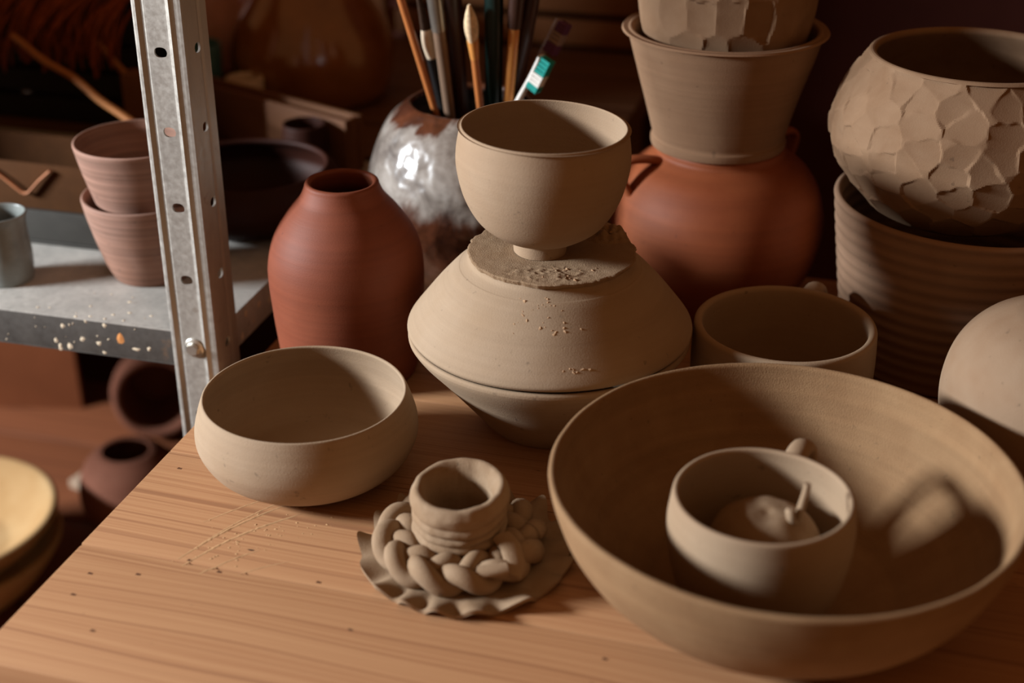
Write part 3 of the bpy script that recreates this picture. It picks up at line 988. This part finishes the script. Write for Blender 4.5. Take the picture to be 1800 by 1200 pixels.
def toothbrush(label, p_mouth, p_head, band_mats, body):
    a, b = Vector(p_mouth), Vector(p_head)
    d = (b - a).normalized()
    low = a - d * 0.085
    root = empty('toothbrush', low)
    q = d.to_track_quat('Z', 'Y')
    # bristle side faces right and to the viewer
    want = Vector((0.86, -0.5, 0))
    x = (want - d * want.dot(d)).normalized()
    y = d.cross(x)
    root.rotation_euler = Matrix((x, y, d)).transposed().to_euler()
    tag(root, label, 'toothbrush', 'brushes in the glazed pot')
    L = 0.085 + (b - a).length
    pts = [(0.0010 * math.sin(i * 0.4), 0, (L + 0.012) * i / 20) for i in range(21)]
    link('handle', tube_mesh('handle', pts, lambda u: (0.0024, 0.0036 + 0.0022 * max(0, (u - 0.86) / 0.14) ** 0.5), 12, up=(0, 1, 0)), body, root)
    z = L - 0.016
    for mt, h in band_mats:
        tufts = []
        nz = max(2, int(round(h / 0.0035)))
        for i in range(nz):
            for j in range(3):
                yy = -0.0032 + j * 0.0032
                zz = z + h * (i + 0.5) / nz
                tufts.append(tube_mesh('t', [(0.001, yy, zz), (0.006, yy, zz), (0.0115, yy * 1.1, zz)], lambda u: 0.0015 + 0.0003 * u, 6))
        link('bristle_band', joined('bristle_band', tufts), mt, root)
        z += h
    return root
toothbrush('white toothbrush with teal and white bristles', (0.0020, 1.1260, 0.1590), (0.0185, 1.1200, 0.1960), [('teal', 0.005), ('white', 0.010), ('teal', 0.014)], 'white')
toothbrush('dull toothbrush with purple bristles, leaning furthest right', (0.0040, 1.1500, 0.1570), (0.0330, 1.1500, 0.2180), [('purple', 0.009), ('dullwhite', 0.010), ('purple', 0.009)], 'dullwhite')

# ------------------------------------------------------------------ metal shelving on the left
SA = R(-15)
G = Vector((-0.2601, 0.9720, 0))
SXH = Vector((math.cos(SA), math.sin(SA), 0))
SYH = Vector((-math.sin(SA), math.cos(SA), 0))
SZ = 0.033
def sh(x, y, z=SZ):
    p = G + SXH * x + SYH * y
    return Vector((p.x, p.y, z))
unit = empty('metal_shelving', (G.x, G.y, FLOOR_Z), SA)
tag(unit, 'galvanised metal shelving unit with a slotted post beside the table', 'shelf')
Z0 = -FLOOR_Z

PITCH, SLOT0 = 0.0576, 0.0211
def flange(W, zlo, zhi, slots, relief, sw, shh):
    """perforated strip in local (u along width, v height), relief(u) gives depth; returns verts/faces (u, depth, v)."""
    vs, fs = [], []
    idx = {}
    def add(u, v):
        key = (round(u, 6), round(v, 6))
        if key not in idx:
            idx[key] = len(vs)
            vs.append((u, relief(u), v))
        return idx[key]
    us = sorted(set([0, W] + [W * k / 24 for k in range(25)]))
    uc = W * 0.5
    ua = min(us, key=lambda q: abs(q - (uc - 0.0066)))
    ub = min(us, key=lambda q: abs(q - (uc + 0.0066)))
    vsplit = [zlo]
    cells = []
    cur = zlo
    for s in slots:
        if s - 0.012 > cur:
            cells.append((cur, s - 0.012, None))
        cells.append((s - 0.012, s + 0.012, s))
        cur = s + 0.012
    cells.append((cur, zhi, None))
    for (v0, v1, s) in cells:
        for u0, u1 in zip(us[:-1], us[1:]):
            if s is not None and u0 >= ua - 1e-9 and u1 <= ub + 1e-9:
                continue
            fs.append((add(u0, v0), add(u1, v0), add(u1, v1), add(u0, v1)))
        if s is not None:
            # ring of quads between the cell border and the stadium slot
            border = [(q, v0) for q in us if ua - 1e-9 <= q <= ub + 1e-9]
            border += [(ub, v0 + (v1 - v0) * k / 6) for k in range(1, 7)]
            border += [(q, v1) for q in reversed(us) if ua - 1e-9 <= q < ub - 1e-9]
            border += [(ua, v1 - (v1 - v0) * k / 6) for k in range(1, 6)]
            ring = []
            um = (ua + ub) / 2
            for (bu, bv) in border:
                ang = math.atan2((bv - s) / (v1 - v0), (bu - um) / (ub - ua))
                cx, cz = math.cos(ang), math.sin(ang)
                hw, hh = sw / 2, shh / 2
                pu = (hw - hh) * (1 if cx > 0 else -1) * min(1, abs(cx) * 1.6) + hh * cx
                ring.append((um + pu, s + hh * cz))
            n = len(border)
            ids = []
            for (pu, pv) in ring:
                ids.append(len(vs))
                vs.append((pu, relief(pu), pv))
            for k in range(n):
                k2 = (k + 1) % n
                fs.append((add(*border[k]), add(*border[k2]), ids[k2], ids[k]))
    return vs, fs

def make_post(name, mirror=False, loc=(0, 0, 0)):
    W = 0.036
    slots = [Z0 + SLOT0 + PITCH * k for k in range(-12, 12)]
    def rel_front(u):
        # rolled lip at the free edge, shallow groove, raised ridge before the corner
        d = 0.0
        d -= 0.0012 * math.exp(-((u - 0.0025) / 0.0016) ** 2)
        d += 0.0011 * math.exp(-((u - 0.0068) / 0.0012) ** 2)
        d -= 0.0016 * math.exp(-((u - 0.0285) / 0.0017) ** 2)
        return d
    v1, f1 = flange(W, 0.0, Z0 + 0.62, slots, rel_front, 0.0098, 0.0074)
    v2, f2 = flange(W, 0.0, Z0 + 0.62, slots, lambda u: 0.0008 * math.exp(-((u - 0.024) / 0.0016) ** 2), 0.0090, 0.0074)
    vs = [(u, d, v) for (u, d, v) in v1]
    b = len(vs)
    vs += [(W - d, u, v) for (u, d, v) in v2]
    fs = list(f1) + [tuple(i + b for i in f) for f in f2]
    me = mesh(name, vs, fs, False)
    bm = bmesh.new()
    bm.from_mesh(me)
    bmesh.ops.remove_doubles(bm, verts=bm.verts, dist=1e-6)
    bmesh.ops.recalc_face_normals(bm, faces=bm.faces)
    bm.to_mesh(me)
    bm.free()
    o = link(name, me, 'post', unit, loc)
    so = o.modifiers.new('thickness', 'SOLIDIFY')
    so.thickness = 0.0016
    so.offset = 0
    return o
post = make_post('post')
def shelf_panel(zt):
    x0, x1, y0, y1, h = -0.90, 0.0335, 0.0022, 0.398, 0.029
    t = 0.0012
    parts = [box_mesh('a', x0, x1, y0, y1, -t, 0, 0.0004),
             box_mesh('a', x1 - t, x1, y0, y1, -h, -t * 0.5, 0.0004), box_mesh('a', x0, x1, y1 - t, y1, -h, -t * 0.5, 0.0004)]
    p = link('shelf_panel', joined('shelf_panel', parts), 'shelf', unit, (0, 0, Z0 + zt))
    lip = [box_mesh('a', x0, x1, y0 - 0.0001, y0 + t, -h, -t * 0.7, 0.0004), box_mesh('a', x0, x1, y0, y0 + 0.014, -h - t, -h, 0.0004)]
    link('front_lip', joined('front_lip', lip), 'lip', p)['label'] = 'dull grey folded front lip'
    return p
panel = shelf_panel(SZ)

def hex_bolt():
    bm = bmesh.new()
    bmesh.ops.create_cone(bm, segments=6, radius1=0.0056, radius2=0.0054, depth=0.0046, cap_ends=True)
    bmesh.ops.bevel(bm, geom=bm.edges[:], offset=0.0007, segments=2, affect='EDGES')
    me = bpy.data.meshes.new('bolt')
    bm.to_mesh(me)
    bm.free()
    dome_ = lathe_mesh('d', [(0.0, -0.0026), (0.0078, -0.0026), (0.0080, -0.0018), (0.0072, -0.0010), (0.0, -0.0008)], 24)
    return joined('bolt', [me, dome_])
bolt = link('bolt', hex_bolt(), 'bolt', unit, (0.0183, -0.0036, Z0 + 0.0223), (R(90), R(12), 0))

# dried slip splashed on the shelf front and post
def splats(name, spots, mat, parent):
    vs, fs = [], []
    r = random.Random(4)
    for (x, y, z, s, st, axis) in spots:
        b = len(vs)
        k = 9
        for q in range(k):
            a = q * 2 * math.pi / k
            rr = s * r.uniform(0.6, 1.25)
            if axis == 'y':
                vs.append((x + rr * math.cos(a), y - 0.00004, z + rr * st * math.sin(a)))
            elif axis == 'z':
                vs.append((x + rr * math.cos(a), y + rr * st * math.sin(a), z + 0.00004))
            else:
                vs.append((x + 0.00004, y + rr * math.cos(a), z + rr * st * math.sin(a)))
        off = {'y': (0, -0.0006, 0), 'z': (0, 0, 0.0006), 'x': (0.0006, 0, 0)}[axis]
        vs.append((x + off[0], y + off[1], z + off[2]))
        for q in range(k):
            fs.append((b + q, b + (q + 1) % k, b + k))
    o = link(name, mesh(name, vs, fs, False), mat, parent)
    kind(o, 'stuff')
    return o
zt = Z0 + SZ
yf = 0.0022
rr_ = random.Random(9)
sl = [(-0.104, yf, zt - 0.0215, 0.0024, 1.0, 'y'), (-0.101, yf, zt - 0.0265, 0.0022, 1.6, 'y'), (-0.092, yf, zt - 0.0255, 0.0024, 1.5, 'y'),
      (-0.080, yf, zt - 0.0175, 0.0026, 1.0, 'y'), (-0.096, yf, zt - 0.0085, 0.0022, 1.0, 'y'), (-0.066, yf, zt - 0.0195, 0.0028, 0.9, 'y'),
      (-0.059, yf, zt - 0.0030, 0.0020, 1.2, 'y'), (-0.057, yf, zt - 0.0150, 0.0012, 1.0, 'y'), (-0.033, yf, zt - 0.0205, 0.0042, 0.35, 'y'),
      (-0.0225, yf, zt - 0.0190, 0.0018, 1.2, 'y'), (-0.075, yf, zt - 0.0020, 0.0016, 1.0, 'y'), (-0.062, yf, zt - 0.0275, 0.0024, 0.8, 'y')]
for k in range(18):
    sl.append((rr_.uniform(-0.20, -0.01), yf, zt - rr_.uniform(0.002, 0.027), rr_.uniform(0.0004, 0.0011), rr_.uniform(0.7, 1.6), 'y'))
for k in range(24):
    sl.append((rr_.uniform(-0.20, 0.0), rr_.uniform(0.004, 0.05), zt, rr_.uniform(0.0005, 0.0022), rr_.uniform(0.5, 1.2), 'z'))
for (yy, dz, s) in [(0.060, 0.008, 0.0030), (0.085, 0.011, 0.0028), (0.105, 0.016, 0.003), (0.050, 0.024, 0.0026), (0.072, 0.020, 0.0016), (0.12, 0.006, 0.0022)]:
    sl.append((0.0335, yy, zt - dz, s, 1.3, 'x'))
splats('slip_splashes', sl, 'splat', unit)['label'] = 'pale dried slip splashes'
splats('slip_splashes', [(-0.0465, yf, zt - 0.0120, 0.0044, 1.25, 'y')], 'splat_o', unit)['label'] = 'orange dried slip splash'

# ------------------------------------------------------------------ things on the shelf
bl = empty('shade_box', sh(-0.68, 0.07), SA)  # added outside the camera view to keep window light off the background
tag(bl, 'tall dark lidded box added out of view on the shelf to shade the background', 'box')
link('box_body', box_mesh('box_body', 0.05, 0.17, 0, 0.27, 0.0005, 0.56, 0.006), 'darkbox', bl)
link('lid', box_mesh('lid', 0.045, 0.175, -0.005, 0.275, 0.5605, 0.60, 0.006), 'darkbox', bl)

CUPX, CUPY = -0.2985, 1.0840
cup_out = [(0.0, 0.0), (0.0300, 0.0), (0.0300, 0.0), (0.0325, 0.0015), (0.0385, 0.016), (0.0440, 0.036), (0.0485, 0.056), (0.0505, 0.0690)]
cupA = pot('tapered_cup', cup_out, 0.0030, 0.005, 'pinkcup', (CUPX, CUPY, SZ + 0.0003), wobble(0.0005, 61), 96)
tag(cupA, 'lower of two stacked pinkish clay cups behind the shelf post', 'cup', 'stacked pinkish cups')
cupB = pot('tapered_cup', [(r, z) for r, z in cup_out[:-1]] + [(0.0500, 0.0640)], 0.0030, 0.005, 'pinkcup', (CUPX - 0.001, CUPY, SZ + 0.0510), wobble(0.0005, 66), 96, rot=(0, 0, 2))
tag(cupB, 'upper of two stacked pinkish clay cups behind the shelf post', 'cup', 'stacked pinkish cups')

sc = pot('small_cup', [(0.0, 0.0), (0.0185, 0.0), (0.0185, 0.0), (0.0200, 0.0015), (0.0215, 0.020), (0.0205, 0.038), (0.0205, 0.050), (0.0220, 0.0570)], 0.0022, 0.004, 'greyglaze', (-0.4150, 1.0700, SZ + 0.0003), wobble(0.0003, 71), 72)
tag(sc, 'small grey-blue glazed cup at the left edge of the shelf', 'cup')
tr = empty('grey_tray', sh(-0.27, 0.125, SZ), SA)
tag(tr, 'low grey rectangular tray under the brown card box', 'tray')
link('tray_floor', box_mesh('tray_floor', -0.15, 0.145, 0, 0.175, 0.0005, 0.004, 0.001), 'greytray', tr)
for a in ((-0.15, 0.145, 0, 0.005), (-0.15, 0.145, 0.170, 0.175), (-0.15, -0.145, 0.0052, 0.1698), (0.140, 0.145, 0.0052, 0.1698)):
    link('tray_wall', box_mesh('tray_wall', a[0], a[1], a[2], a[3], 0.0042, 0.032, 0.0012), 'greytray', tr)

counter = empty('back_counter', sh(0, 0, FLOOR_Z), SA)
tag(counter, 'dark wooden counter behind the metal shelf, against the wall', 'counter')
for k in range(4):
    link('plank', box_mesh('plank', -0.95, 0.24, 0.412 + k * 0.113, 0.523 + k * 0.113, -0.030, 0, 0.002), 'bench', counter, (0, 0, SZ - FLOOR_Z))
for lx in (-0.925, 0.19):
    for ly in (0.45, 0.82):
        link('leg', box_mesh('leg', lx - 0.025, lx + 0.025, ly - 0.025, ly + 0.025, 0, SZ - FLOOR_Z - 0.0305, 0.002), 'bench', counter)
bx = empty('card_box', sh(-0.230, 0.175, SZ + 0.0040), SA)
tag(bx, 'brown card box with a bent copper strap at the back of the shelf', 'box')
for (x0, x1, y0, y1) in [(-0.14, 0.085, 0, 0.003), (-0.14, 0.085, 0.072, 0.075), (-0.14, -0.137, 0.003, 0.072), (0.082, 0.085, 0.003, 0.072)]:
    link('side_panel', box_mesh('side_panel', x0, x1, y0, y1, 0.0005, 0.050, 0.0006), 'card', bx)
link('bottom_panel', box_mesh('bottom_panel', -0.137, 0.082, 0.003, 0.072, 0.0005, 0.003, 0.0005), 'card', bx)
link('strap', tube_mesh('strap', [(-0.036, -0.003, 0.047), (-0.018, -0.004, 0.036), (-0.002, -0.0045, 0.024), (0.002, -0.0045, 0.0225), (0.006, -0.0045, 0.024), (0.018, -0.004, 0.036), (0.030, -0.003, 0.046)], lambda u: (0.0012, 0.0022), 10, up=(0, 1, 0)), 'copper', bx)

db = empty('dark_crate', sh(-0.255, 0.430, SZ), SA)
tag(db, 'dark wooden crate behind the card box', 'crate')
for k in range(4):
    link('slat', box_mesh('slat', -0.20, 0.0, 0, 0.008, 0.002 + k * 0.030, 0.027 + k * 0.030, 0.001), 'darkbox', db)
    link('slat', box_mesh('slat', -0.20, 0.0, 0.142, 0.150, 0.002 + k * 0.030, 0.027 + k * 0.030, 0.001), 'darkbox', db)
for x0 in (-0.20, -0.008):
    link('end_panel', box_mesh('end_panel', x0, x0 + 0.008, 0.0085, 0.1415, 0.002, 0.117, 0.001), 'darkbox', db)
link('lid', box_mesh('lid', -0.20, 0.0, 0, 0.15, 0.1175, 0.124, 0.001), 'darkbox', db)

# hank of rust raffia draped over the crate front
def raffia():
    r = random.Random(31)
    ms = []
    for k in range(150):
        x = -0.20 + 0.21 * (k / 150) + r.gauss(0, 0.006)
        lean = r.uniform(0.012, 0.045)
        drop = r.uniform(0.035, 0.060)
        y0 = r.uniform(0.01, 0.05)
        pts = []
        for i in range(11):
            u = i / 10
            ang = u * math.pi * 0.62
            px = x + 0.03 - lean * u * 1.5 + 0.004 * math.sin(u * 5 + k)
            py = y0 - 0.075 * math.sin(ang) - r.uniform(0, 0.002)
            pz = 0.128 + 0.022 * math.cos(ang * 0.9) * (1 - u) - drop * u * u + 0.010 * math.sin(math.pi * u) + (k % 7) * 0.0012
            pts.append((px, py, pz))
        ms.append(tube_mesh('s', pts, r.uniform(0.0009, 0.0018), 5))
    return joined('raffia_hank', ms)
ra = link('raffia_hank', raffia(), 'raffia', None, sh(-0.255, 0.430), (0, 0, SA))
tag(ra, 'hank of rust-coloured raffia strands draped over the dark crate', 'raffia', kind='stuff')

def stick(label, p0, p1, r0, mat='stick'):
    p0, p1 = Vector(p0), Vector(p1)
    d = p1 - p0
    o = link('wooden_stick', tube_mesh('wooden_stick', [(d.length * i / 14, 0.0015 * math.sin(i * 0.7), 0.001 * math.sin(i * 1.1)) for i in range(15)], lambda u: (r0 * (1 - 0.25 * u), r0 * 0.8), 10), mat, None, p0)
    o.rotation_euler = d.to_track_quat('X', 'Z').to_euler()
    tag(o, label, 'stick', 'sticks leaning on the crate')
    return o
stick('longer wooden stick leaning across the dark crate', sh(-0.165, 0.268, 0.0975), sh(-0.335, 0.345, 0.150), 0.0045)
stick('shorter wooden stick behind the pinkish cups', sh(-0.165, 0.384, 0.0385), sh(-0.275, 0.392, 0.140), 0.0040)

pb = link('paper_block', box_mesh('paper_block', -0.035, 0.045, -0.012, 0.012, 0, 0.085, 0.002), 'crate', None, sh(-0.190, 0.362, SZ + 0.0003), (0, 0, SA))
tag(pb, 'upright brown block on the shelf behind the metal post', 'block')

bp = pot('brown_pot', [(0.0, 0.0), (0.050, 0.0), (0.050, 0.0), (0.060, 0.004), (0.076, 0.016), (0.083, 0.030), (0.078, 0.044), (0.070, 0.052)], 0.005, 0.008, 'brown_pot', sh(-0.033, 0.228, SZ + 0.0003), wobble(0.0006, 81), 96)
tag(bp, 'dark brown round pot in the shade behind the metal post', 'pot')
ck = pot('dark_cup', [(0.0, 0.0), (0.016, 0.0), (0.016, 0.0), (0.020, 0.004), (0.022, 0.030), (0.021, 0.052)], 0.003, 0.005, 'brown_pot', sh(-0.030, 0.345, SZ + 0.0003), None, 48)
tag(ck, 'small dark cup behind the terracotta vase', 'cup')

# long wooden tray standing on the shelf
wt = empty('wooden_tray', sh(-0.200, 0.438, SZ), SA - R(22))
tag(wt, 'long brown wooden tray in front of the amber jar', 'tray')
link('front_board', box_mesh('front_board', 0, 0.225, 0, 0.006, 0.0005, 0.056, 0.002), 'oldwood', wt)
link('back_board', box_mesh('back_board', 0, 0.225, 0.020, 0.026, 0.0005, 0.056, 0.002), 'oldwood', wt)
link('end_board', box_mesh('end_board', 0, 0.006, 0.0065, 0.0195, 0.0005, 0.056, 0.002), 'oldwood', wt)
link('end_board', box_mesh('end_board', 0.219, 0.225, 0.0065, 0.0195, 0.0005, 0.056, 0.002), 'oldwood', wt)

aj = pot('amber_jar', [(0.0, 0.0), (0.070, 0.0), (0.070, 0.0), (0.082, 0.006), (0.0900, 0.030), (0.0920, 0.058), (0.0840, 0.088), (0.0660, 0.118), (0.046, 0.142), (0.034, 0.156), (0.033, 0.175), (0.036, 0.180)], 0.005, 0.008, 'amber', (-0.2250, 1.5780, SZ + 0.0003), wobble(0.001, 91), 96)
tag(aj, 'large glossy amber jar with sloping shoulders at the back', 'jar')
pk = pot('pink_pot', [(0.0, 0.0), (0.036, 0.0), (0.036, 0.0), (0.045, 0.006), (0.052, 0.05), (0.048, 0.10), (0.050, 0.14)], 0.004, 0.006, 'pink', sh(-0.290, 0.655, SZ + 0.0003), None, 64)
tag(pk, 'pale pink pot behind the amber jar', 'pot')
tp = pot('teal_cup', [(0.0, 0.0), (0.018, 0.0), (0.018, 0.0), (0.022, 0.003), (0.027, 0.030), (0.029, 0.072)], 0.003, 0.005, 'tealpot', sh(-0.225, 0.510, SZ + 0.0003), None, 56)
tag(tp, 'blue-green glazed cup left of the amber jar', 'cup')
cp = pot('cream_cup', [(0.0, 0.0), (0.014, 0.0), (0.014, 0.0), (0.018, 0.003), (0.020, 0.020), (0.020, 0.045)], 0.003, 0.005, 'cream', sh(-0.160, 0.492, SZ + 0.0003), None, 48)
tag(cp, 'small cream cup beside the amber jar', 'cup')

# slatted wooden rack standing on the floor against the wall, behind the brushes
ct = empty('slatted_rack', TAB + E1 * -0.215 + E2 * 1.190 + Vector((0, 0, SZ + 0.0003)), AZ)
tag(ct, 'slatted wooden rack standing on the back counter behind the brushes', 'rack')
for x0 in (0.0, 0.355):
    link('upright', box_mesh('upright', x0, x0 + 0.020, -0.004, 0.020, 0, 0.44, 0.0015), 'crate', ct)
for k in range(11):
    link('slat', box_mesh('slat', 0.0205, 0.3545, 0.006 + 0.002 * math.sin(k * 2.1), 0.014 + 0.002 * math.sin(k * 2.1), 0.006 + k * 0.040, 0.038 + k * 0.040, 0.0015), 'crate', ct)

# ------------------------------------------------------------------ lower left: low bench with pots, out of focus
BZ = -0.45
bench = empty('low_bench', sh(-0.60, 0.25, FLOOR_Z), SA)
tag(bench, 'low wooden bench below the shelf at the lower left', 'bench')
bench.location = Vector((-0.62, 1.50, FLOOR_Z))
for k in range(4):
    link('plank', box_mesh('plank', -0.30, 0.34, -0.36 + k * 0.16, -0.205 + k * 0.16, -0.03, 0, 0.002), 'redbench', bench, (0, 0, BZ - FLOOR_Z))
for x in (-0.26, 0.29):
    for y in (-0.31, 0.22):
        link('leg', box_mesh('leg', x - 0.02, x + 0.02, y - 0.02, y + 0.02, 0, BZ - FLOOR_Z - 0.0305, 0.002), 'redbench', bench)

dishA = pot('ochre_bowl', [(0.0, 0.0), (0.070, 0.0), (0.070, 0.0), (0.078, 0.004), (0.104, 0.032), (0.124, 0.064)], 0.009, 0.010, 'turned', (-0.622, 1.290, BZ + 0.0003), wobble(0.0008, 101), 96)
tag(dishA, 'lower ochre bowl of the blurred stack at the lower left', 'bowl', 'blurred ochre bowls')
dishB = pot('ochre_bowl', [(0.0, 0.0), (0.060, 0.0), (0.060, 0.0), (0.068, 0.003), (0.096, 0.020), (0.122, 0.050)], 0.009, 0.012, 'turned', (-0.620, 1.288, BZ + 0.0480), wobble(0.0008, 104), 96)
tag(dishB, 'upper ochre bowl of the blurred stack at the lower left', 'bowl', 'blurred ochre bowls')
mv = pot('moon_vase', [(0.0, 0.0), (0.030, 0.0), (0.030, 0.0), (0.042, 0.008), (0.056, 0.034), (0.0590, 0.062), (0.051, 0.090), (0.036, 0.105), (0.029, 0.108)], 0.004, 0.007, 'rose', (-0.4480, 1.4150, BZ + 0.0003), wobble(0.0006, 107), 80)
tag(mv, 'small rosy round vase with a dark mouth below the table edge', 'vase')
lc = pot('lying_pot', [(0.0, -0.10), (0.034, -0.10), (0.034, -0.10), (0.042, -0.094), (0.055, -0.05), (0.058, -0.018), (0.056, 0.0)], 0.012, -0.086, 'rose', (-0.462, 1.612, BZ + 0.0680), wobble(0.0008, 111), 80, rot=(R(80), 0, R(12)))
tag(lc, 'thick-walled rosy pot lying on its side, mouth to the viewer', 'pot')
plb = link('plaster_board', box_mesh('plaster_board', -0.060, 0.060, -0.028, 0.028, 0, 0.012, 0.002), 'paleboard', None, (-0.500, 1.540, BZ + 0.0003), (0, 0, R(62)))
tag(plb, 'pale plaster board beside the lying pot', 'board')
fb = link('fibreboard_sheet', box_mesh('fibreboard_sheet', -0.60, 0.0, 0, 0.010, 0, 0.40, 0.002), 'panel', None, (-0.590, 1.700, BZ + 0.0003), (0, 0, R(-2)))
tag(fb, 'brown fibreboard sheet standing behind the low bench pots', 'board')
